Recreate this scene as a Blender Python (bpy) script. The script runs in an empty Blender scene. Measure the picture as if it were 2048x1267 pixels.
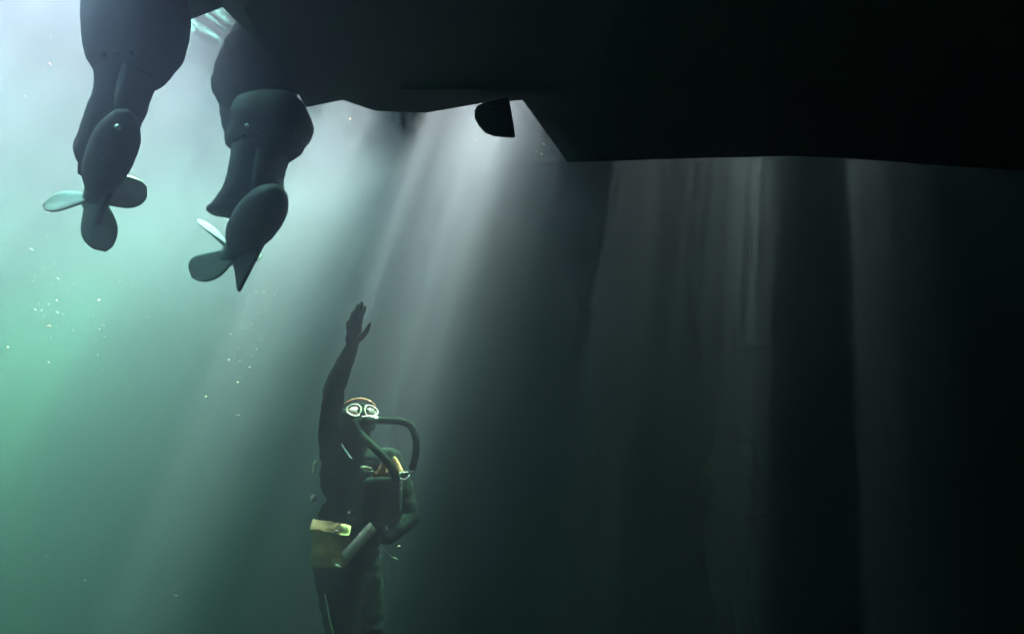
import bpy, bmesh, math, random
from mathutils import Vector, Matrix, noise as mnoise
R = math.radians
random.seed(7)
C = bpy.context.scene.collection
S = bpy.context.scene

# ------------------------------------------------------------------ camera, light, exposure
CAM_Z = -2.45                       # the lens is 2.45 m under the surface (surface = z 0)
PITCH = R(13.0)
FPX = 1220.0                        # focal length in pixels of the 2048 wide frame
cam_d = bpy.data.cameras.new('camera')
cam = bpy.data.objects.new('camera', cam_d); C.objects.link(cam)
cam.location = (0, 0, CAM_Z); cam.rotation_euler = (R(90) + PITCH, 0, 0)
cam_d.sensor_fit = 'HORIZONTAL'; cam_d.sensor_width = 36.0; cam_d.lens = 36.0 * FPX / 2048.0
cam_d.clip_start = 0.02; cam_d.clip_end = 600
S.camera = cam

SUN = Vector((0.472, 0.507, 2.248)).normalized()     # towards the (refracted) sun
W = bpy.data.worlds.new('World'); S.world = W; W.use_nodes = True
wn = W.node_tree; bg = wn.nodes['Background']
sky = wn.nodes.new('ShaderNodeTexSky'); sky.sky_type = 'NISHITA'; sky.sun_disc = False; sky.dust_density = 6.0; sky.ozone_density = 0.2
sky.sun_elevation = math.asin(SUN.z); sky.sun_rotation = math.atan2(SUN.x, SUN.y)
bg.inputs['Strength'].default_value = 0.15
wn.links.new(sky.outputs['Color'], bg.inputs['Color'])

sun_d = bpy.data.lights.new('sun', 'SUN'); sun_d.energy = 5.0; sun_d.angle = R(1.4)
sun_d.color = (1.0, 0.75, 0.73)
sun = bpy.data.objects.new('sun', sun_d); C.objects.link(sun)
sun.rotation_euler = (-SUN).to_track_quat('-Z', 'Y').to_euler()

S.view_settings.view_transform = 'Standard'; S.view_settings.look = 'None'
S.view_settings.exposure = 6.38; S.view_settings.gamma = 1.0
S.render.engine = 'CYCLES'
cy = S.cycles
cy.max_bounces = 6; cy.diffuse_bounces = 2; cy.glossy_bounces = 2; cy.transmission_bounces = 2
cy.volume_bounces = 0; cy.transparent_max_bounces = 8
cy.use_denoising = True
cy.sample_clamp_indirect = 4.0

# ------------------------------------------------------------------ helpers
def P(px, py, Y):
    """the point at forward distance Y that stands at pixel (px, py) of the 2048x1267 photograph"""
    cx = (px - 1024) / FPX; c = (633.5 - py) / FPX
    f = math.cos(PITCH) - c * math.sin(PITCH); u = math.sin(PITCH) + c * math.cos(PITCH)
    s = Y / f
    return Vector((cx * s, Y, u * s + CAM_Z))
def PZ(px, py, z):
    """the point at height z that stands at that pixel"""
    cx = (px - 1024) / FPX; c = (633.5 - py) / FPX
    f = math.cos(PITCH) - c * math.sin(PITCH); u = math.sin(PITCH) + c * math.cos(PITCH)
    s = (z - CAM_Z) / u
    return Vector((cx * s, f * s, z))

def mat(name, build):
    m = bpy.data.materials.new(name); m.use_nodes = True
    build(m.node_tree, m.node_tree.nodes, m.node_tree.links); return m
def pbr(name, col, rough=0.5, metal=0.0, col2=None, scale=8.0, bump=0.0, bscale=40.0, spec=0.5):
    def b(t, n, l):
        p = n['Principled BSDF']; p.inputs['Roughness'].default_value = rough
        p.inputs['Metallic'].default_value = metal
        p.inputs['Specular IOR Level'].default_value = spec
        tc = n.new('ShaderNodeTexCoord')
        nz = n.new('ShaderNodeTexNoise'); nz.inputs['Scale'].default_value = scale; nz.inputs['Detail'].default_value = 6
        l.new(tc.outputs['Object'], nz.inputs['Vector'])
        rp = n.new('ShaderNodeValToRGB'); rp.color_ramp.elements[0].position = .35; rp.color_ramp.elements[1].position = .68
        rp.color_ramp.elements[0].color = (*col, 1); rp.color_ramp.elements[1].color = (*(col2 or [c * 1.35 for c in col]), 1)
        l.new(nz.outputs['Fac'], rp.inputs['Fac']); l.new(rp.outputs['Color'], p.inputs['Base Color'])
        if bump:
            n2 = n.new('ShaderNodeTexNoise'); n2.inputs['Scale'].default_value = bscale; n2.inputs['Detail'].default_value = 5
            l.new(tc.outputs['Object'], n2.inputs['Vector'])
            bp = n.new('ShaderNodeBump'); bp.inputs['Strength'].default_value = bump; bp.inputs['Distance'].default_value = .01
            l.new(n2.outputs['Fac'], bp.inputs['Height']); l.new(bp.outputs['Normal'], p.inputs['Normal'])
    return mat(name, b)

def tag(o, label=None, cat=None, group=None, kind=None):
    if label: o['label'] = label
    if cat: o['category'] = cat
    if group: o['group'] = group
    if kind: o['kind'] = kind
    return o
def empty(name, loc):
    o = bpy.data.objects.new(name, None); C.objects.link(o); o.location = loc; o.empty_display_size = .1; return o
def link(name, bm, m, parent=None, smooth=True):
    """the bmesh (world coordinates) as one mesh object, with its origin kept under its parent"""
    me = bpy.data.meshes.new(name)
    bmesh.ops.recalc_face_normals(bm, faces=bm.faces)
    if smooth:
        for f in bm.faces: f.smooth = True
    bm.to_mesh(me); bm.free()
    o = bpy.data.objects.new(name, me); C.objects.link(o); me.materials.append(m)
    if parent:
        o.parent = parent
        bpy.context.view_layer.update()
        o.matrix_parent_inverse = parent.matrix_world.inverted()
    return o

def ring_loft(bm, rings, cap=True):
    vs = [[bm.verts.new(p) for p in r] for r in rings]
    n = len(rings[0])
    for a, b in zip(vs, vs[1:]):
        for i in range(n):
            bm.faces.new((a[i], a[(i + 1) % n], b[(i + 1) % n], b[i]))
    if cap:
        bm.faces.new(vs[0][::-1]); bm.faces.new(vs[-1])
    return vs
def frame(d):
    d = d.normalized(); up = Vector((0, 0, 1)) if abs(d.z) < .95 else Vector((0, 1, 0))
    a = d.cross(up).normalized(); return a, a.cross(d).normalized()
def tube(bm, pts, rad, n=12, corr=0.0, ncorr=0):
    """a round tube along a smoothed path; corr adds the ridges of a corrugated hose"""
    pts = [Vector(p) for p in pts]
    rads = rad if isinstance(rad, (list, tuple)) else [rad] * len(pts)
    dense, dr = [], []
    m = len(pts)
    seg = ncorr if ncorr else 8
    for i in range(m - 1):
        p0 = pts[max(i - 1, 0)]; p1 = pts[i]; p2 = pts[i + 1]; p3 = pts[min(i + 2, m - 1)]
        for k in range(seg):
            t = k / seg
            q = .5 * ((2 * p1) + (p2 - p0) * t + (2 * p0 - 5 * p1 + 4 * p2 - p3) * t * t + (3 * p1 - p0 - 3 * p2 + p3) * t ** 3)
            dense.append(q); dr.append(rads[i] * (1 - t) + rads[i + 1] * t)
    dense.append(pts[-1]); dr.append(rads[-1])
    rings = []
    a, b = frame(dense[1] - dense[0])
    for i, p in enumerate(dense):
        d = (dense[min(i + 1, len(dense) - 1)] - dense[max(i - 1, 0)]).normalized()
        a = (a - d * a.dot(d)).normalized(); b = a.cross(d)
        r = dr[i] * (1 + (corr if i % 2 else -corr))
        rings.append([p + (a * math.cos(2 * math.pi * k / n) + b * math.sin(2 * math.pi * k / n)) * r for k in range(n)])
    ring_loft(bm, rings)
def cap_tube(bm, p, q, r0, r1, n=16, m=5):
    """tapered capsule from p to q"""
    p, q = Vector(p), Vector(q); d = (q - p).normalized(); a, b = frame(d); rings = []
    for c, r, s in ((p, r0, -1), (q, r1, 1)):
        ang = [math.pi / 2 * k / m for k in range(m + 1)]
        ang = ang[::-1] if s < 0 else ang
        for t in ang:
            rr = max(r * math.cos(t), r * .02)
            rings.append([c + d * s * r * math.sin(t) + (a * math.cos(2 * math.pi * k / n) + b * math.sin(2 * math.pi * k / n)) * rr for k in range(n)])
    ring_loft(bm, rings)
def ellipsoid(bm, c, ax, n=20, m=12):
    """ax: three half axis vectors"""
    c = Vector(c); rings = []
    for j in range(m + 1):
        t = -math.pi / 2 + math.pi * j / m; ct = max(math.cos(t), .01)
        rings.append([c + ax[2] * math.sin(t) + (ax[0] * math.cos(2 * math.pi * k / n) + ax[1] * math.sin(2 * math.pi * k / n)) * ct for k in range(n)])
    ring_loft(bm, rings)
def box(bm, c, ax, bev=0.0):
    c = Vector(c); vs = []
    t = bmesh.new()
    for sx in (-1, 1):
        for sy in (-1, 1):
            for sz in (-1, 1): vs.append(t.verts.new(c + ax[0] * sx + ax[1] * sy + ax[2] * sz))
    for f in ((0, 1, 3, 2), (4, 6, 7, 5), (0, 4, 5, 1), (2, 3, 7, 6), (0, 2, 6, 4), (1, 5, 7, 3)): t.faces.new([vs[i] for i in f])
    bmesh.ops.recalc_face_normals(t, faces=t.faces)
    if bev: bmesh.ops.bevel(t, geom=t.edges[:], offset=bev, segments=3, profile=.5, affect='EDGES')
    me = bpy.data.meshes.new('tmp'); t.to_mesh(me); t.free(); bm.from_mesh(me); bpy.data.meshes.remove(me)
X, Y_, Z = Vector((1, 0, 0)), Vector((0, 1, 0)), Vector((0, 0, 1))
# ------------------------------------------------------------------ materials of the setting
M = {}
M['hull'] = pbr('antifouling_paint', (.035, .045, .052), .6, 0, (.085, .10, .10), 4, .3, 25)
M['shade_deck_concrete'] = pbr('weedy_concrete', (.05, .06, .045), .9, 0, (.1, .1, .08), 5, .5, 20)
M['rubber'] = pbr('black_rubber', (.02, .02, .022), .6)
M['seabed'] = pbr('silty_sand', (.07, .075, .055), .95, 0, (.13, .125, .09), .6, .4, 6)
OFF = 16.4
OFFY = 3.61
def b_water(t, n, l):
    n.remove(n['Principled BSDF']); out = n['Material Output']
    tc = n.new('ShaderNodeTexCoord')
    def nz(scale, det, rough, sx=1.0, sy=1.0, dist=0.0, off=0.0):
        mp = n.new('ShaderNodeMapping'); mp.inputs['Scale'].default_value = (sx, sy, 1); mp.inputs['Location'].default_value = (off, off * .7 + OFFY * (off != 0), 0)
        q = n.new('ShaderNodeTexNoise'); q.inputs['Scale'].default_value = scale; q.inputs['Detail'].default_value = det
        q.inputs['Roughness'].default_value = rough; q.inputs['Distortion'].default_value = dist
        l.new(tc.outputs['Object'], mp.inputs['Vector']); l.new(mp.outputs['Vector'], q.inputs['Vector']); return q.outputs['Fac']
    def mth(op, a, b=None):
        q = n.new('ShaderNodeMath'); q.operation = op
        for i, v in enumerate((a, b)):
            if v is None: continue
            if isinstance(v, (int, float)): q.inputs[i].default_value = v
            else: l.new(v, q.inputs[i])
        return q.outputs[0]
    def ramp(v, lo, hi, a, b):
        q = n.new('ShaderNodeMapRange'); q.clamp = True
        l.new(v, q.inputs['Value'])
        for k, x in zip(('From Min', 'From Max', 'To Min', 'To Max'), (lo, hi, a, b)): q.inputs[k].default_value = x
        return q.outputs['Result']
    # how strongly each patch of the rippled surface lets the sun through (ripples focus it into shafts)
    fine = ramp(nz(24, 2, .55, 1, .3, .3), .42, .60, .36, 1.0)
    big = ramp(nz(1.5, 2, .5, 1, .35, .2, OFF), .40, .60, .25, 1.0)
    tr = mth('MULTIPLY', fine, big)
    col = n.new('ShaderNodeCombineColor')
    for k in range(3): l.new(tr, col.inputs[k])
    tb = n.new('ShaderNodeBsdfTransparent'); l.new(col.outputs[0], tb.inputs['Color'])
    gl = n.new('ShaderNodeBsdfGlossy'); gl.inputs['Roughness'].default_value = .06; gl.inputs['Color'].default_value = (.34, .30, .36, 1)
    bp = n.new('ShaderNodeBump'); bp.inputs['Strength'].default_value = .75; bp.inputs['Distance'].default_value = .05
    l.new(nz(3.0, 3, .5, 1, .5, .5), bp.inputs['Height']); l.new(bp.outputs['Normal'], gl.inputs['Normal'])
    lw = n.new('ShaderNodeLayerWeight'); l.new(bp.outputs['Normal'], lw.inputs['Normal'])
    fac = ramp(lw.outputs["Facing"], .22, .42, 0.0, .992)
    mx = n.new('ShaderNodeMixShader'); l.new(fac, mx.inputs[0]); l.new(tb.outputs[0], mx.inputs[1]); l.new(gl.outputs[0], mx.inputs[2])
    l.new(mx.outputs[0], out.inputs['Surface'])
M['water'] = mat('rippled_water_surface', b_water)

VOL = dict(density=.48, color=(.79, .29, .58), absorb=(.0, .50, .47), aniso=.81)
def b_haze(t, n, l):
    n.remove(n['Principled BSDF'])
    v = n.new('ShaderNodeVolumePrincipled')
    v.inputs['Color'].default_value = (*VOL['color'], 1); v.inputs['Density'].default_value = VOL['density']
    v.inputs['Absorption Color'].default_value = (*VOL['absorb'], 1); v.inputs['Anisotropy'].default_value = VOL['aniso']
    l.new(v.outputs[0], n['Material Output'].inputs['Volume'])
M['haze'] = mat('murky_sea_water', b_haze)

# ------------------------------------------------------------------ the setting: seabed, water, the murk
HALF = 110.0
bm = bmesh.new()
N = 120
vs = [[bm.verts.new((-HALF + .5 + (2 * HALF - 1) * i / N, -HALF + .5 + (2 * HALF - 1) * j / N,
        -8.6 + .5 * mnoise.noise(Vector((i * .23, j * .23, 0))))) for j in range(N + 1)] for i in range(N + 1)]
for i in range(N):
    for j in range(N): bm.faces.new((vs[i][j], vs[i + 1][j], vs[i + 1][j + 1], vs[i][j + 1]))
tag(link('seabed', bm, M['seabed']), 'dark silty sea floor far below the divers', 'seabed', kind='structure')

bm = bmesh.new()
def wave(x, y):
    return .035 * mnoise.noise(Vector((x * .9, y * .6, 3))) + .018 * mnoise.noise(Vector((x * 2.3, y * 1.5, 7)))
xs = [-HALF + .6] + [-9 + .12 * i for i in range(151)] + [HALF - .6]
ys = [-HALF + .6] + [-6 + .12 * j for j in range(151)] + [HALF - .6]
vs = [[bm.verts.new((x, y, wave(x, y) if abs(x) < 10 and -7 < y < 13 else 0)) for y in ys] for x in xs]
for i in range(len(xs) - 1):
    for j in range(len(ys) - 1): bm.faces.new((vs[i][j], vs[i + 1][j], vs[i + 1][j + 1], vs[i][j + 1]))
tag(link('water_surface', bm, M['water']), 'rippled sea surface seen from below, bright beyond the stern', 'water', kind='structure')

bm = bmesh.new()
box(bm, (0, 0, (-10.2 + 1.25) / 2), (X * HALF, Y_ * HALF, Z * (1.25 + 10.2) / 2))
tag(link('haze', bm, M['haze'], smooth=False), 'green murky sea water full of fine silt', 'haze', kind='stuff')

# ------------------------------------------------------------------ the boat overhead
HZ = -.45                                            # depth of the chine
edge = [(300, 40), (345, 42), (356, 14), (371, 14), (374, 42), (445, 15), (545, 115), (583, 185), (592, 187), (604, 191), (612, 215),
        (685, 200), (750, 222), (850, 226), (960, 207), (1045, 200), (1090, 262), (1135, 325), (1220, 322), (1400, 316), (1590, 312), (1710, 318), (2048, 342)]
def hull():
    far = [PZ(x, y, HZ) for x, y in edge]
    far = [Vector((-1.3, 1.8, HZ)), Vector((-1.64, 2.41, HZ))] + far[1:]
    far += [Vector((6.0, 3.98, HZ)), Vector((9.5, 3.6, HZ)), Vector((12.5, 1.2, HZ + .1))]
    near = [Vector((12.5, .2, HZ + .1)), Vector((9.5, -2.2, HZ)), Vector((6, -2.9, HZ)), Vector((-1.0, -2.9, HZ)), Vector((-1.15, -.5, HZ))]
    ring = far + near
    bm = bmesh.new()
    low = [bm.verts.new(p) for p in ring]
    top = [bm.verts.new((p.x, p.y, .5)) for p in ring]
    n = len(ring)
    for i in range(n): bm.faces.new((low[i], low[(i + 1) % n], top[(i + 1) % n], top[i]))
    bm.faces.new(top)
    # V bottom: the inner ring of the bottom runs deeper towards the keel
    kel = [bm.verts.new((p.x * .97 + .1, .6 + (p.y - .6) * .35, HZ - .18)) for p in ring]
    for i in range(n): bm.faces.new((low[i], kel[i], kel[(i + 1) % n], low[(i + 1) % n]))
    bm.faces.new(kel)
    return bm
boat = empty('boat', (3, .6, 0))
tag(boat, 'large dark boat hull overhead with twin propeller drives at its stern', 'boat')
link('hull', hull(), M['hull'], boat, smooth=False)

# ------------------------------------------------------------------ unseen deck and blocks, added to shade the water and shape the shafts
plan = [(-15, 20), (-5.4, 8.8), (-1.4, 5.55), (-.6, 4.9), (.2, 4.63), (.48, 4.255), (2.4, 4.235), (3.1, 4.265), (4.4, 4.16), (9, 4.35), (60, 4.8), (60, 100), (-15, 100)]
bm = bmesh.new()
lo = [bm.verts.new((x, y, .74)) for x, y in plan]; hi = [bm.verts.new((x, y, 1.0)) for x, y in plan]
bm.faces.new(lo); bm.faces.new(hi)
for i in range(len(plan)): bm.faces.new((lo[i], lo[(i + 1) % len(plan)], hi[(i + 1) % len(plan)], hi[i]))
shade_deck = link('shade_deck', bm, M['shade_deck_concrete'], smooth=False)
tag(shade_deck, 'broad unseen deck added above the water to shade the far side of the boat', 'shade_deck')
for px_, py_ in ((1.5, 9.5), (5.5, 9.5), (9.5, 9.8), (-2.2, 10.5), (1.5, 15), (6.5, 15)):
    bm = bmesh.new(); cap_tube(bm, (px_, py_, -8.9), (px_, py_, .72), .24, .24, 20, 2); link('pile', bm, M['shade_deck_concrete'], shade_deck)  # supports for the added deck
def light_blocker(name, c, r, h, label, flat=.6):  # unseen block added to cast a dark strip in the shafts
    bm = bmesh.new()
    cap_tube(bm, Vector(c) - Z * (h / 2 - r), Vector(c) + Z * (h / 2 - r), r, r, 24, 8)
    cap_tube(bm, Vector(c) + Z * (h / 2 - .02), Vector(c) + Z * (h / 2 + .05), r * .22, r * .2, 12, 3)
    for v in bm.verts: v.co.y = c[1] + (v.co.y - c[1]) * flat
    return tag(link(name, bm, M['rubber']), label, 'light_blocker', 'unseen blocks added to shade the light shafts')
light_blocker('light_blocker', (.62, 3.985, .0), .19, .5, 'smaller unseen flat block added to shade a strip near the stern step', .2)
light_blocker('light_blocker', (2.17, 3.985, .0), .25, .6, 'broad unseen flat block added to shade a band along the long hull side', .16)
bm = bmesh.new()  # one more added block, lying across the central shafts to darken them
cap_tube(bm, (-.62, 3.44, .10), (-.76, 4.1, .10), .15, .15, 24, 8); cap_tube(bm, (-.615, 3.42, .10), (-.60, 3.26, .10), .03, .025, 12, 3)
tag(link('light_blocker', bm, M['rubber']), 'long unseen float added to darken the shafts behind the stern platform', 'light_blocker', 'unseen blocks added to shade the light shafts')
# ------------------------------------------------------------------ the two stern drives and the fin
M['drive'] = pbr('drive_enamel', (.030, .027, .037), .7, 0, (.060, .053, .070), 9, .25, 50)
M['blade'] = pbr('worn_propeller_metal', (.10, .12, .12), .3, .55, (.2, .22, .22), 14, .1, 50)
M['steel'] = pbr('bare_steel', (.45, .46, .45), .3, .8, (.6, .6, .58), 20)

def sections(rows, n=28, sq=.8):
    """rows: (left px, right px, py, forward distance, half depth) -> horizontal rounded rings"""
    rings = []
    for l, r, py, y, dp in rows:
        a, b = P(l, py, y), P(r, py, y); c = (a + b) / 2; w = (b - a).length / 2
        ring = []
        for k in range(n):
            t = 2 * math.pi * k / n; ct, st = math.cos(t), math.sin(t)
            ring.append(c + X * w * math.copysign(abs(ct) ** sq, ct) + Y_ * dp * math.copysign(abs(st) ** sq, st))
        rings.append(ring)
    bm = bmesh.new(); ring_loft(bm, rings); return bm
def refine(rows, k=5):
    """smooth the rows into many (Catmull-Rom) so that the casting has rounded lines"""
    out = []; m = len(rows)
    for i in range(m - 1):
        p = [rows[max(i - 1, 0)], rows[i], rows[i + 1], rows[min(i + 2, m - 1)]]
        for j in range(k):
            t = j / k
            out.append(tuple(.5 * (2 * b + (c - a) * t + (2 * a - 5 * b + 4 * c - d) * t * t + (3 * b - a - 3 * c + d) * t ** 3) for a, b, c, d in zip(*p)))
    out.append(rows[-1]); return out
def torpedo(nose, tail, rad, prof):
    bm = bmesh.new(); d = (tail - nose); a, b = frame(d); rings = []
    for t, r in refine([(*q, ) for q in prof], 4):
        c = nose + d * t; r = max(r, .02)
        rings.append([c + (a * math.cos(2 * math.pi * k / 28) + b * math.sin(2 * math.pi * k / 28)) * rad * r for k in range(28)])
    ring_loft(bm, rings); return bm
def plate(pts, thick, push, bev=.004):
    """a solid plate through the points, thickened both ways along push"""
    bm = bmesh.new(); n = push.normalized() * thick / 2
    a = [bm.verts.new(p + n) for p in pts]; b = [bm.verts.new(p - n) for p in pts]
    bm.faces.new(a); bm.faces.new(b[::-1]); m = len(pts)
    for i in range(m): bm.faces.new((a[i], b[i], b[(i + 1) % m], a[(i + 1) % m]))
    bmesh.ops.recalc_face_normals(bm, faces=bm.faces)
    if bev: bmesh.ops.bevel(bm, geom=bm.edges[:], offset=bev, segments=2, profile=.6, affect='EDGES')
    return bm
def blade(hub, tip, axis, pitch, width, camber=.10):
    rad = tip - hub; L = rad.length; rad.normalize()
    tan = axis.cross(rad).normalized(); bm = bmesh.new()
    nu, nv = 16, 10; top, bot = [], []
    for i in range(nu + 1):
        u = i / nu; q = pitch + .45 * (1 - u) - .15
        w = tan * math.cos(q) + axis.normalized() * math.sin(q); nn = rad.cross(w).normalized()
        half = width * (.42 + .58 * math.sin(min(u * 1.25, 1) * math.pi / 2)) * math.sqrt(max(1 - max(u - .45, 0) ** 2 / .3025, .0004))
        th = .011 * (1 - .75 * u)
        ra, rb = [], []
        for j in range(nv + 1):
            v = -1 + 2 * j / nv
            c = hub + rad * L * u + w * half * (v + .22 * u * u) + nn * (camber * half * (1 - v * v))
            e = th * (1 - v ** 4) + .0012
            ra.append(bm.verts.new(c + nn * e)); rb.append(bm.verts.new(c - nn * e))
        top.append(ra); bot.append(rb)
    for i in range(nu):
        for j in range(nv):
            bm.faces.new((top[i][j], top[i + 1][j], top[i + 1][j + 1], top[i][j + 1]))
            bm.faces.new((bot[i][j], bot[i][j + 1], bot[i + 1][j + 1], bot[i + 1][j]))
        bm.faces.new((top[i][0], bot[i][0], bot[i + 1][0], top[i + 1][0]))
        bm.faces.new((top[i][nv], top[i + 1][nv], bot[i + 1][nv], bot[i][nv]))
    for k in (0, nu):
        for j in range(nv): bm.faces.new((top[k][j], top[k][j + 1], bot[k][j + 1], bot[k][j]))
    return bm

def roughen(bm, amp=.007):
    bmesh.ops.recalc_face_normals(bm, faces=bm.faces); bm.normal_update()
    for v in bm.verts: v.co += v.normal * (amp * mnoise.noise(v.co * 11) + amp * .5 * mnoise.noise(v.co * 31))
    return bm
def drive(label, upper, strut, nose, tail, rad, skeg, blades, screw, ridge, cavplate, bracket=None):
    up = link('stern_drive', roughen(sections(refine(upper), n=56, sq=.68)), M['drive'], boat); up['label'] = label
    link('drive_leg', roughen(sections(refine(strut), n=48, sq=.9)), M['drive'], up)
    if bracket: link('drive_bracket', roughen(sections(refine(bracket), n=48), .014), M['drive'], up)
    prof = [(0, .02), (.03, .3), (.1, .58), (.25, .88), (.45, 1.0), (.65, .98), (.85, .80), (1.0, .5)]
    link('gearcase', roughen(torpedo(nose, tail, rad, prof), .003), M['drive'], up)
    ax = (tail - nose).normalized(); side = ax.cross(Z).normalized()
    link('skeg', plate(skeg, .022, side, .006), M['drive'], up)
    link('cavitation_plate', plate(cavplate, .014, Z, .004), M['drive'], up)
    bm = bmesh.new(); hubc = tail + ax * .055
    cap_tube(bm, tail - ax * .02, tail + ax * .13, rad * .55, rad * .42, 24, 4)
    link('propeller_hub', bm, M['blade'], up)
    for tip, pitch, wd in blades: link('propeller_blade', blade(hubc, tip, ax, pitch, wd), M['blade'], up)
    # bolts round the housing flange, a sacrificial anode and the water intakes of the gearcase
    l, r, py, y, dp = upper[-3]
    for k in range(5):
        c = P(l + (r - l) * (.14 + .18 * k), py - 6 - 5 * math.sin(math.pi * (.14 + .18 * k)), y - dp * (.75 + .3 * math.sin(math.pi * (.14 + .18 * k))))
        bm = bmesh.new(); cap_tube(bm, c, c + Vector((0, -.012, -.004)), .011, .009, 10, 2); link('flange_bolt', bm, M['drive'], up)
    c = (cavplate[0] + cavplate[1] + cavplate[2] + cavplate[4]) / 4 - Z * .016
    bm = bmesh.new(); box(bm, c, (ax * .05, side * .022, Z * .012), .006); link('anode', bm, M['steel'], up)
    for k in range(3):
        q = nose + (tail - nose) * (.30 + .05 * k); v = (Vector((0, 0, CAM_Z)) - q); v = (v - ax * v.dot(ax)).normalized(); v = (v * .8 + side.cross(ax) * (.6 if side.cross(ax).z > 0 else -.6)).normalized()
        bm = bmesh.new(); p = q + v * rad * (.90 + .04 * k); cap_tube(bm, p - ax.cross(v) * .018, p + ax.cross(v) * .018, .0045, .0045, 8, 2); link('water_intake', bm, M['rubber'], up)
    bm = bmesh.new(); c, nrm = screw; cap_tube(bm, c, c + nrm * .006, .011, .009, 16, 3)
    link('drain_screw', bm, M['steel'], up)
    bm = bmesh.new(); tube(bm, ridge, [.018, .026, .024, .016]); link('water_duct', bm, M['drive'], up)

n1, t1 = P(257, 224, 1.95), P(193, 378, 2.36)
toC = (Vector((0, 0, CAM_Z)) - P(236, 254, 2.0)).normalized()
drive('nearer stern drive with its propeller clear below the hull',
      [(205, 345, -110, 2.2, .16), (195, 356, -50, 2.2, .16), (190, 363, 0, 2.2, .17), (187, 362, 45, 2.2, .17), (185, 353, 85, 2.2, .16), (187, 336, 118, 2.2, .14), (194, 318, 142, 2.2, .12), (206, 305, 158, 2.2, .09)],
      [(200, 322, 95, 2.2, .10), (201, 306, 150, 2.2, .10), (196, 290, 190, 2.22, .10), (186, 276, 228, 2.25, .10), (172, 262, 270, 2.28, .10), (159, 250, 308, 2.3, .09), (164, 240, 335, 2.33, .07), (185, 225, 356, 2.36, .04)],
      n1, t1, .079, [P(226, 372, 2.32), P(188, 474, 2.44), P(183, 440, 2.47), P(190, 400, 2.45)],
      [(P(294, 374, 2.52), .4, .078), (P(211, 503, 2.43), .3, .072), (P(86, 411, 2.46), .38, .085), (P(240, 300, 2.58), .1, .07)],
      (P(236, 254, 1.93), toC), [P(255, 130, 2.08), P(250, 165, 2.09), P(243, 200, 2.08), P(240, 235, 2.1)],
      [P(240, 330, 2.22), P(156, 318, 2.36), P(155, 345, 2.42), P(168, 352, 2.5), P(235, 345, 2.45)])
n2, t2 = P(560, 378, 2.72), P(474, 492, 3.1)
toC = (Vector((0, 0, CAM_Z)) - P(494, 251, 2.8)).normalized()
drive('farther stern drive close under the transom corner',
      [(530, 575, 190, 2.95, .05), (497, 600, 203, 2.95, .11), (480, 614, 220, 2.95, .15), (474, 621, 240, 2.95, .17), (472, 616, 260, 2.95, .17), (471, 604, 278, 2.95, .15), (470, 595, 296, 2.95, .13), (478, 575, 315, 2.95, .09)],
      [(470, 594, 285, 2.95, .12), (465, 573, 318, 2.95, .12), (459, 566, 350, 2.97, .12), (452, 565, 375, 2.98, .12), (440, 566, 395, 3.0, .12), (426, 566, 412, 3.02, .11), (416, 560, 423, 3.03, .10), (440, 545, 431, 3.03, .06)],
      n2, t2, .112, [P(532, 462, 2.95), P(530, 476, 2.98), P(478, 583, 3.1), P(473, 548, 3.14), P(466, 512, 3.16)],
      [(P(399, 438, 3.28), .62, .10), (P(384, 555, 3.2), .4, .115), (P(520, 500, 3.4), .1, .07), (P(535, 440, 3.4), .1, .07)],
      (P(494, 251, 2.79), toC), [P(520, 300, 2.84), P(518, 330, 2.83), P(515, 355, 2.83), P(512, 380, 2.86)],
      [P(545, 420, 2.9), P(412, 419, 3.08), P(430, 427, 3.16), P(486, 432, 3.2), P(545, 425, 3.12)],
      [(470, 600, 62, 2.86, .10), (450, 600, 100, 2.92, .11), (432, 598, 150, 3.02, .12), (429, 592, 185, 3.1, .12), (437, 580, 215, 3.14, .11), (448, 560, 250, 3.16, .10), (454, 520, 280, 3.14, .08), (462, 490, 296, 3.12, .05)])

pts = [(1018, 196), (1025, 235), (1031, 274), (1008, 273), (988, 271), (970, 264), (957, 250), (949, 235), (949, 222), (956, 212), (975, 206)]
link('stern_fin', plate([P(x, y, 3.06) for x, y in pts], .035, Y_, .012), M['drive'], boat)
bm = bmesh.new(); ellipsoid(bm, P(975, 212, 3.02), (X * .012, Y_ * .01, Z * .008), 12, 8); cap_tube(bm, P(980, 213, 3.03), P(990, 213, 3.03), .006, .005, 8, 2)
link('hinge_bolt', bm, M['steel'], boat)
# lifting strakes, seams and skin fittings under the hull
for y0 in (2.95, 2.2, 1.45, .7, -.4):
    bm = bmesh.new(); zz = HZ - .18 * max(0, min(1, (3.3 - y0) / 2.0))
    x0 = -1.0 if y0 < 2.9 else -.6
    ring_loft(bm, [[Vector((x, y0 - .05, zz + .04)), Vector((x, y0 + .05, zz + .04)), Vector((x, y0 + .045, zz - .025)), Vector((x, y0 - .01, zz - .03))] for x in (x0, x0 + .3, 2, 5, 8)])
    link('strake', bm, M['hull'], boat, smooth=False)
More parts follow.
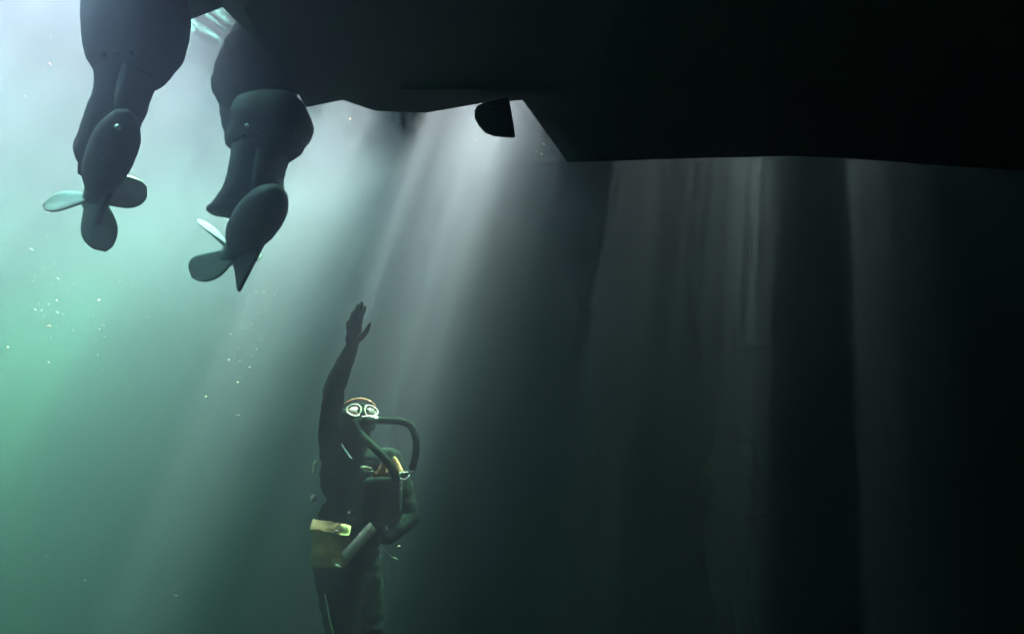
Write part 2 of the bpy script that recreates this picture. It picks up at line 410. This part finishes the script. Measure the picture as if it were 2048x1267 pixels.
# ------------------------------------------------------------------ divers
M['suit'] = pbr('black_neoprene', (.003, .002, .0023), .95, 0, (.009, .006, .007), 9, .5, 24, spec=.12)
M['glove'] = pbr('grey_black_glove', (.03, .034, .036), .8, 0, (.06, .065, .065), 30, .3, 80, spec=.3)
M['rim'] = pbr('pale_mask_rim', (.70, .32, .36), .4, 0, (.85, .40, .45), 30)
M['orange'] = pbr('orange_webbing', (.62, .12, .08), .7, 0, (.75, .17, .12), 30)
M['bag'] = pbr('faded_orange_fabric', (.5, .13, .08), .85, 0, (.65, .19, .12), 25, .3, 60)
M['olive'] = pbr('mustard_canvas', (.16, .08, .04), .95, 0, (.75, .36, .16), 13, .8, 45)
M['flap'] = pbr('sunlit_canvas', (.30, .12, .065), .9, 0, (.75, .31, .17), 12, .6, 45)  # flap paler than the pouch: sunlight on it put into the colour
M['web'] = pbr('pale_grey_webbing', (.30, .17, .17), .85, 0, (.42, .24, .24), 60, .3, 120)
M['hose'] = pbr('ribbed_rubber', (.003, .002, .002), .9, 0, (.006, .004, .0045), 20, spec=.1)
M['kit'] = pbr('black_kit_fabric', (.003, .002, .0023), .95, 0, (.008, .005, .006), 16, .5, 50, spec=.1)
M['chrome'] = pbr('chromed_metal', (.8, .55, .56), .25, .8, (.9, .62, .62), 20)
M['lume'] = pbr('pale_green_tape', (.6, .42, .32), .6, 0, (.8, .55, .42), 40)
def b_glass(t, n, l):
    p = n['Principled BSDF']; p.inputs['Base Color'].default_value = (.20, .11, .12, 1); p.inputs['Roughness'].default_value = .05
    p.inputs['Specular IOR Level'].default_value = .8
M['glass'] = mat('mask_lens_glass', b_glass)
M['bright_glass'] = pbr('mask_lens_reflection', (.42, .21, .23), .3, 0, (.85, .42, .46), 45)  # bright reflection on one lens put into its base colour

def remeshed(name, bm, m, parent, voxel=.006, smooth=6):
    o = link(name, bm, m, None)
    md = o.modifiers.new('r', 'REMESH'); md.mode = 'VOXEL'; md.voxel_size = voxel
    s = o.modifiers.new('s', 'SMOOTH'); s.factor = .5; s.iterations = smooth
    dg = bpy.context.evaluated_depsgraph_get()
    me = bpy.data.meshes.new_from_object(o.evaluated_get(dg), depsgraph=dg)
    o.modifiers.clear(); o.data = me; me.name = name
    me.update()
    cr = [v.normal.copy() for v in me.vertices]
    for v, nn in zip(me.vertices, cr):
        q = v.co; v.co = q + nn * (.006 * mnoise.noise(Vector((q.x * 9, q.y * 9, q.z * 26))) + .003 * mnoise.noise(q * 38))
    for p in me.polygons: p.use_smooth = True
    if not me.materials: me.materials.append(m)
    o.parent = parent; bpy.context.view_layer.update(); o.matrix_parent_inverse = parent.matrix_world.inverted()
    return o
def chain(bm, pts):
    for (p, r), (q, s) in zip(pts, pts[1:]): cap_tube(bm, p, q, r, s, 18, 5)
def ribbon(bm, pts, wdir, width, thick=.004):
    rows = []
    pts = [Vector(p) for p in pts]; w = wdir.normalized()
    for i, p in enumerate(pts):
        d = (pts[min(i + 1, len(pts) - 1)] - pts[max(i - 1, 0)]).normalized(); n = d.cross(w).normalized()
        rows.append([p + w * width / 2 + n * thick, p + w * width / 2 - n * thick, p - w * width / 2 - n * thick, p - w * width / 2 + n * thick])
    ring_loft(bm, rows)

def hand(bm, wrist, knuck, tips, thumb, pn):
    """palm and five bent fingers; tips: four finger tip points from index to little, thumb: three points; pn: palm normal"""
    d = (knuck - wrist).normalized(); sd = d.cross(pn).normalized()
    for k in range(4):
        off = sd * (.030 - .020 * k)
        cap_tube(bm, wrist + off * .55, knuck + off, .019, .0135, 14, 4)
        t = tips[k]; mid = (knuck + off) * .52 + t * .48 - pn * .006
        cap_tube(bm, knuck + off, mid, .0125, .0112, 14, 4); cap_tube(bm, mid, t, .0112, .0092, 14, 4)
    cap_tube(bm, thumb[0], thumb[1], .0185, .0145, 14, 4); cap_tube(bm, thumb[1], thumb[2], .0145, .0108, 14, 4)

def diver(D, label, cat_group, raised, base_px):
    M = dict(globals()['M'])
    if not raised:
        for q in ('chrome', 'lume', 'rim', 'web', 'bag', 'glass'): M[q] = M['kit']  # second diver's gear blackened: his deep shade put into the colour
    root = empty('person', D(*base_px)); tag(root, label, 'diver', cat_group)
    Hc = D(716, 845, 0)
    n = Vector((.42, -.78, .46)).normalized(); c = Vector((-.18, .42, .90)); c = (c - n * c.dot(n)).normalized(); r = c.cross(n).normalized()
    if r.x < 0: r = -r
    F = lambda a, b, e: Hc + r * a + c * b + n * e        # face frame: right, crown, forward
    bm = bmesh.new()
    # torso, neck and hips
    neck = D(714, 893, .06); ch = D(716, 950, .09); ab = D(704, 1045, .09); pv = D(694, 1125, .08)
    sR = D(668, 905, .10); sL = D(778, 922, .04)
    ellipsoid(bm, ch, (X * .205, Y_ * .135, Z * .18)); ellipsoid(bm, ab, (X * .185, Y_ * .125, Z * .19)); ellipsoid(bm, pv, (X * .18, Y_ * .13, Z * .13))
    chain(bm, [(ch, .12), (ab, .115), (pv, .12)]); chain(bm, [(Hc + Vector((0, .02, -.03)), .062), (neck, .064), (ch + Z * .06, .09)])
    chain(bm, [(sR, .075), (ch + Z * .05, .10), (sL, .075)])
    # head under its hood: skull, face, jaw, nose
    ellipsoid(bm, F(0, .012, -.01), (r * .082, n * .098, c * .108)); ellipsoid(bm, F(0, -.045, .03), (r * .06, n * .06, c * .07))
    ellipsoid(bm, F(0, -.012, .098), (r * .016, n * .022, c * .024))
    for s in (-1, 1): ellipsoid(bm, F(s * .083, -.005, -.012), (r * .012, n * .02, c * .028))
    if raised:
        el = D(667, 778, -.01); wr = D(705, 692, -.05)
        chain(bm, [(sR, .078), (D(664, 850, .05), .068), (el, .056), (D(684, 737, -.03), .05), (wr, .034)])
        hand(bm, wr, D(709, 645, -.055), [D(730, 613, -.10), D(724, 606, -.075), D(716, 611, -.055), D(707, 622, -.04)],
             [D(712, 682, -.075), D(731, 664, -.115), D(741, 646, -.125)], Vector((.45, -.89, 0)))
    else:
        el = D(630, 1040, .02); wr = D(700, 1095, -.16)
        chain(bm, [(sR, .078), (el, .056), (wr, .034)])
        hand(bm, wr, D(728, 1092, -.2), [D(752, 1084, -.21), D(755, 1092, -.22), D(754, 1100, -.22), D(748, 1107, -.21)],
             [D(712, 1086, -.2), D(724, 1076, -.23), D(735, 1074, -.235)], Vector((0, -1, .1)))
    el2 = D(818, 1035, .0); wr2 = D(778, 1072, -.15)
    chain(bm, [(sL, .075), (D(806, 985, .02), .064), (el2, .054), (wr2, .036)])
    hand(bm, wr2, D(757, 1068, -.2), [D(742, 1054, -.22), D(738, 1063, -.225), D(738, 1072, -.225), D(742, 1081, -.22)],
         [D(770, 1060, -.2), D(757, 1048, -.225), D(747, 1045, -.23)], Vector((0, -1, .1)))
    for s, hx, kx, ax in ((1, 668, 684, 676), (-1, 726, 742, 735)):
        hp = D(hx, 1140, .08); kn = D(kx, 1300, .05); an = D(ax, 1455, .22); toe = D(ax + 6, 1500, .08)
        chain(bm, [(hp, .10), (kn, .066), (D(ax + 2, 1360, .15), .06), (an, .042), (toe, .036)])
    remeshed('body', bm, M['suit'], root)
    for ax in (676, 735):
        bm = bmesh.new(); a, b = D(ax + 2, 1470, .17), D(ax + 10, 1560, -.12)
        ring_loft(bm, [[p + X * w + (b - a).cross(X).normalized() * t for w, t in ((-q, .02 * k), (-q, -.02 * k), (q, -.02 * k), (q, .02 * k))]
                       for p, q, k in ((a, .05, 1.6), (a * .75 + b * .25, .07, 1), (a * .3 + b * .7, .10, .4), (b, .115, .25))])
        link('fin', bm, M['kit'], root, smooth=False)
    # mask: skirt, two teardrop rims with lenses, strap over the hood
    bm = bmesh.new(); ellipsoid(bm, F(0, .012, .072), (r * .082, n * .03, c * .043))
    mask = link('mask', bm, M['kit'], root)
    for s in (-1, 1):
        pts = []
        for k in range(40):
            t = 2 * math.pi * k / 40; x, y = math.cos(t), math.sin(t)
            px = .0355 * x * (1 + .12 * y) + .004 * (y < 0) * y; py = .035 * y * (1 - .2 * x)
            pts.append((s * .046 + s * px, .014 + py, .099 - 1.6 * (abs(s * .046 + s * px) ** 2) * 1.2))
        bm = bmesh.new(); rings = []
        for i, (a, b, e) in enumerate(pts):
            cx, cy = s * .046, .014
            u = Vector((a - cx, b - cy, 0)).normalized()
            ring = []
            for k in range(8):
                t = 2 * math.pi * k / 8
                ring.append(F(a + u.x * .0056 * math.cos(t), b + u.y * .0056 * math.cos(t), e + .006 * math.sin(t)))
            rings.append(ring)
        rings.append(rings[0]); ring_loft(bm, rings, cap=False); bmesh.ops.remove_doubles(bm, verts=bm.verts[:], dist=1e-6)
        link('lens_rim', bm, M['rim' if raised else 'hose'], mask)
        bm = bmesh.new(); ce = bm.verts.new(F(s * .046, .014, .1005)); vs = [bm.verts.new(F(a, b, e - .001)) for a, b, e in pts]
        cb = bm.verts.new(F(s * .046, .014, .085)); vb = [bm.verts.new(F(a, b, e - .012)) for a, b, e in pts]
        for i in range(40):
            j = (i + 1) % 40; bm.faces.new((ce, vs[i], vs[j])); bm.faces.new((cb, vb[j], vb[i])); bm.faces.new((vs[i], vb[i], vb[j], vs[j]))
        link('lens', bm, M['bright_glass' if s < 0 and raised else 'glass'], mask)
    bm = bmesh.new(); ribbon(bm, [F(.092 * math.sin(t), .05 + .045 * math.cos(t * .9), .02 + .066 * math.cos(t) ) for t in [R(-75 + 15 * k) for k in range(11)]], c + n * .4, .011, .003)
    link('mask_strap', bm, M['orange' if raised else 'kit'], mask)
    # mouthpiece with its two ribbed hoses
    bm = bmesh.new(); m0 = F(-.04, -.062, .112); m1 = F(.052, -.052, .118)
    cap_tube(bm, m0, m1, .019, .019, 18, 3); cap_tube(bm, F(0, -.058, .09), F(0, -.06, .135), .017, .014, 16, 3)
    mp = link('mouthpiece', bm, M['hose'], root)
    bm = bmesh.new(); cap_tube(bm, F(-.012, -.04, .125), F(.028, -.036, .129), .0055, .0055, 10, 3); link('mouthpiece_lever', bm, M['chrome'], mp)
    bm = bmesh.new(); cap_tube(bm, F(.056, -.050, .118), F(.066, -.049, .118), .022, .021, 18, 2); link('hose_clamp', bm, M['chrome'], mp)
    bm = bmesh.new(); tube(bm, [m1 + r * .012, D(800, 842, -.13), D(822, 852, -.14), D(832, 880, -.14), D(831, 910, -.13), D(824, 938, -.10)], .0175, 16, .10, 10)
    link('breathing_hose', bm, M['hose'], root)
    bm = bmesh.new(); tube(bm, [m0 - r * .01, D(722, 868, -.15), D(744, 890, -.19), D(768, 914, -.21), D(786, 938, -.2), D(794, 960, -.17)], .0195, 16, .10, 10)
    link('breathing_hose', bm, M['hose'], root)
    # chest apparatus: black pack, orange bags, metal frame, harness glints
    bm = bmesh.new(); box(bm, D(765, 1000, -.09), (X * .095, Y_ * .06, Z * .115), .035)
    link('chest_pack', bm, M['kit'], root)
    for px, py, sx, tilt, dy in ((761, 934, .037, .25, -.155), (797, 930, .040, -.35, -.12)):
        bm = bmesh.new(); o = D(px, py, dy); u = (X + Z * tilt).normalized(); rings = []
        for k in range(9):
            t = k / 8; w = sx * math.sqrt(max(1 - t, .002)) * (1 - .1 * t); rings.append([o + Z * (-.04 + .085 * t) + X * (.02 * t * (1 if tilt > 0 else -1)) + (u * math.cos(2 * math.pi * q / 16) * w + Y_ * math.sin(2 * math.pi * q / 16) * w * .55) for q in range(16)])
        ring_loft(bm, rings); link('counterlung', bm, M['bag'], root)
    bm = bmesh.new(); a, b, cc, d = D(800, 945, -.16), D(826, 943, -.14), D(812, 958, -.18), D(792, 957, -.18)
    for p, q in ((a, b), (b, cc), (cc, d), (d, a)): cap_tube(bm, p, q, .003, .003, 8, 2)
    fr = link('gauge_frame', bm, M['chrome'], root)
    link('gauge_plate', plate([a, b, cc, d], .005, Vector((0, -.6, .8)), .001), M['kit'], fr)
    for p in (b, cc):
        bm = bmesh.new(); ellipsoid(bm, p, (X * .007, Y_ * .007, Z * .006), 12, 8); link('frame_stud', bm, M['chrome'], fr)
    for y0, dx, wd in ((934, 0, .014), (941, 5, .009)):
        bm = bmesh.new(); ribbon(bm, [D(722 + dx, y0, -.15), D(732 + dx, y0 + 1, -.16), D(743 + dx, y0 + 3, -.165)], Vector((.1, -.35, .9)), wd, .003)
        link('reflective_tape', bm, M['lume'], root)
    bm = bmesh.new(); tube(bm, [D(684, 886, -.02), D(690, 898, -.05), D(697, 908, -.07), D(704, 917, -.09)], .0055, 8, .25, 8); link('strap_buckle', bm, M['chrome'], root)
    bm = bmesh.new(); tube(bm, [D(735, 958, -.13), D(742, 966, -.14), D(746, 975, -.14)], .004, 8); link('clip', bm, M['chrome'], root)
    bm = bmesh.new(); tube(bm, [D(633, 921, .06), D(628, 932, .05), D(629, 947, .05)], .008, 10, .12, 6); link('valve_hose', bm, M['lume'], root)
    bm = bmesh.new(); ellipsoid(bm, D(626, 996, .06), (X * .016, Y_ * .016, Z * .02), 14, 10); link('buckle', bm, M['web'], root)
    # harness webbing crossing chest and hips
    bm = bmesh.new(); ribbon(bm, [D(640, 1032, .0), D(665, 1040, -.05), D(700, 1043, -.085), D(740, 1042, -.08), D(775, 1036, -.03)], Z, .045, .004); link('waist_belt', bm, M['kit'], root)
    # canvas pouch on the hip with its flap
    bm = bmesh.new(); box(bm, D(661, 1090, -.13), (Vector((.082, .03, 0)), Vector((-.015, .045, 0)), Z * .095), .022)
    for v in bm.verts: v.co += Vector((mnoise.noise(v.co * 14), mnoise.noise(v.co * 14 + Vector((9, 0, 0))), mnoise.noise(v.co * 14 + Vector((0, 9, 0))))) * .012
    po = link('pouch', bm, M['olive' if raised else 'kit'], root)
    bm = bmesh.new(); pts = []
    rows = []
    for i in range(9):
        t = i / 8; row = []
        for j in range(13):
            s_ = -1 + 2 * j / 12
            p = D(663, 1047, -.13) + Vector((.088, .03, -.012)) * s_ + Vector((.01, -.055, -.005)) * (2 * t - 1) + Z * (-.055 * max(t - .45, 0) ** 1.2 * (1 + .3 * s_))
            row.append(p + Vector((0, 0, .010 * mnoise.noise(Vector((s_ * 2.6, t * 3, 1))))))
        rows.append(row)
    g = [[bm.verts.new(p) for p in row] for row in rows]; h = [[bm.verts.new(p - Z * .008) for p in row] for row in rows]
    for i in range(8):
        for j in range(12):
            bm.faces.new((g[i][j], g[i + 1][j], g[i + 1][j + 1], g[i][j + 1])); bm.faces.new((h[i][j], h[i][j + 1], h[i + 1][j + 1], h[i + 1][j]))
    for i in range(8):
        for j in (0, 12): bm.faces.new((g[i][j], g[i + 1][j], h[i + 1][j], h[i][j]))
    for j in range(12):
        for i in (0, 8): bm.faces.new((g[i][j], g[i][j + 1], h[i][j + 1], h[i][j]))
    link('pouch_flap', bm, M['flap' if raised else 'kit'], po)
    bm = bmesh.new(); ellipsoid(bm, D(673, 1063, -.2), (X * .012, Y_ * .006, Z * .009), 12, 8); link('pouch_stud', bm, M['chrome'], po)
    bm = bmesh.new(); ribbon(bm, [D(747, 1052, -.23), D(735, 1064, -.235), D(715, 1087, -.235), D(690, 1114, -.225)], Vector((.66, -.35, -.62)), .055, .006); st = link('weapon_sling', bm, M['web'], root)
    st.name = 'webbing_strap'
    bm = bmesh.new(); tube(bm, [D(671, 1129, -.22), D(678, 1131, -.225), D(685, 1135, -.225)], .0045, 8); link('strap_clip', bm, M['chrome'], st)
    bm = bmesh.new(); tube(bm, [D(650, 1188, -.03), D(655, 1212, -.035), D(659, 1236, -.04), D(668, 1268, -.04)], .0045, 8, .3, 7); link('leg_cord', bm, M['lume'], root)
    bm = bmesh.new(); tube(bm, [D(757, 1068, -.24), D(762, 1090, -.24), D(775, 1108, -.22), D(795, 1118, -.18)], .003, 6); link('lanyard', bm, M['web'], root)
    if not raised:
        bm = bmesh.new(); box(bm, D(714, 936, -.24), (X * .022, Y_ * .006, Z * .012), .003); link('reflective_tape', bm, globals()['M']['flap'], root)
    return root

diver(lambda px, py, dy: P(px, py, 3.28 + dy), 'diver in double lens mask reaching one gloved hand up, mustard pouch on hip', 'divers under the boat', True, (700, 1130, .08))
d2 = diver(lambda px, py, dy: P(1455 + (px - 700) * .67, 880 + (py - 845) * .67, 4.9 + dy), 'second diver nearly lost in the dark shade at lower right, arms down', 'divers under the boat', False, (700, 1130, .08))
d2.rotation_euler.z = R(-35)

# ------------------------------------------------------------------ drifting silt and specks
def b_snow(t, n, l):
    n.remove(n['Principled BSDF'])
    tr = n.new('ShaderNodeBsdfTranslucent'); tr.inputs['Color'].default_value = (.95, .60, .62, 1)
    df = n.new('ShaderNodeBsdfDiffuse'); df.inputs['Color'].default_value = (.95, .64, .66, 1)
    mx = n.new('ShaderNodeMixShader'); mx.inputs[0].default_value = .4
    l.new(tr.outputs[0], mx.inputs[1]); l.new(df.outputs[0], mx.inputs[2]); l.new(mx.outputs[0], n['Material Output'].inputs['Surface'])
M['snow'] = mat('pale_silt_flake', b_snow)
bpy.context.view_layer.update(); DG = bpy.context.evaluated_depsgraph_get()
def sunlit(p):
    """whether the sun reaches the point (the water surface and the murk let it through)"""
    o = Vector(p)
    for _ in range(6):
        hit, loc, nn, ix, ob, mt = S.ray_cast(DG, o, SUN)
        if not hit: return True
        if ob.name not in ('water_surface', 'haze'): return False
        o = loc + SUN * .002
    return True
bm = bmesh.new()
def flake(p, s):
    d = Vector((random.gauss(0, 1), random.gauss(0, 1), random.gauss(0, 1))).normalized(); a, b = frame(d)
    st = random.choice((1, 1, 1.4, 2.4)); v = [bm.verts.new(p + q) for q in (a * s * st, -a * s * st, b * s, -b * s, d * s * .7, -d * s * .7)]
    for i in (0, 1):
        for j in (2, 3):
            for k in (4, 5): bm.faces.new((v[i], v[j], v[k]))
for k in range(1500):
    p = P(random.uniform(60, 720), random.gauss(600, 120), random.uniform(1.3, 3.2))
    if sunlit(p): flake(p, random.choice((.0014, .0018, .0022, .0028, .0036, .005)))
for k in range(1500):
    p = P(random.uniform(0, 2048), random.uniform(0, 1267), random.uniform(1.0, 4.2))
    if sunlit(p): flake(p, random.choice((.0014, .0018, .0024, .0034)))
for px, py, s in ((98, 652, 2.6), (15, 694, 2.6), (85, 676, 1.5), (92, 740, 1.8), (700, 238, 3), (703, 291, 1.8), (951, 281, 3), (971, 272, 2.2), (1087, 288, 3.4), (1073, 303, 2.6), (1083, 308, 3.6), (1070, 311, 2.8),
                  (435, 256, 2), (415, 258, 1.6), (100, 128, 3), (90, 136, 2.4), (245, 515, 2)):
    for k in range(30):
        p = P(px, py, 1.5 + .1 * k)
        if sunlit(p): flake(p, s * .0022 * p.y / 2.5); break
tag(link('silt', bm, M['snow'], smooth=False), 'pale specks of silt drifting in the water', 'silt', kind='stuff')
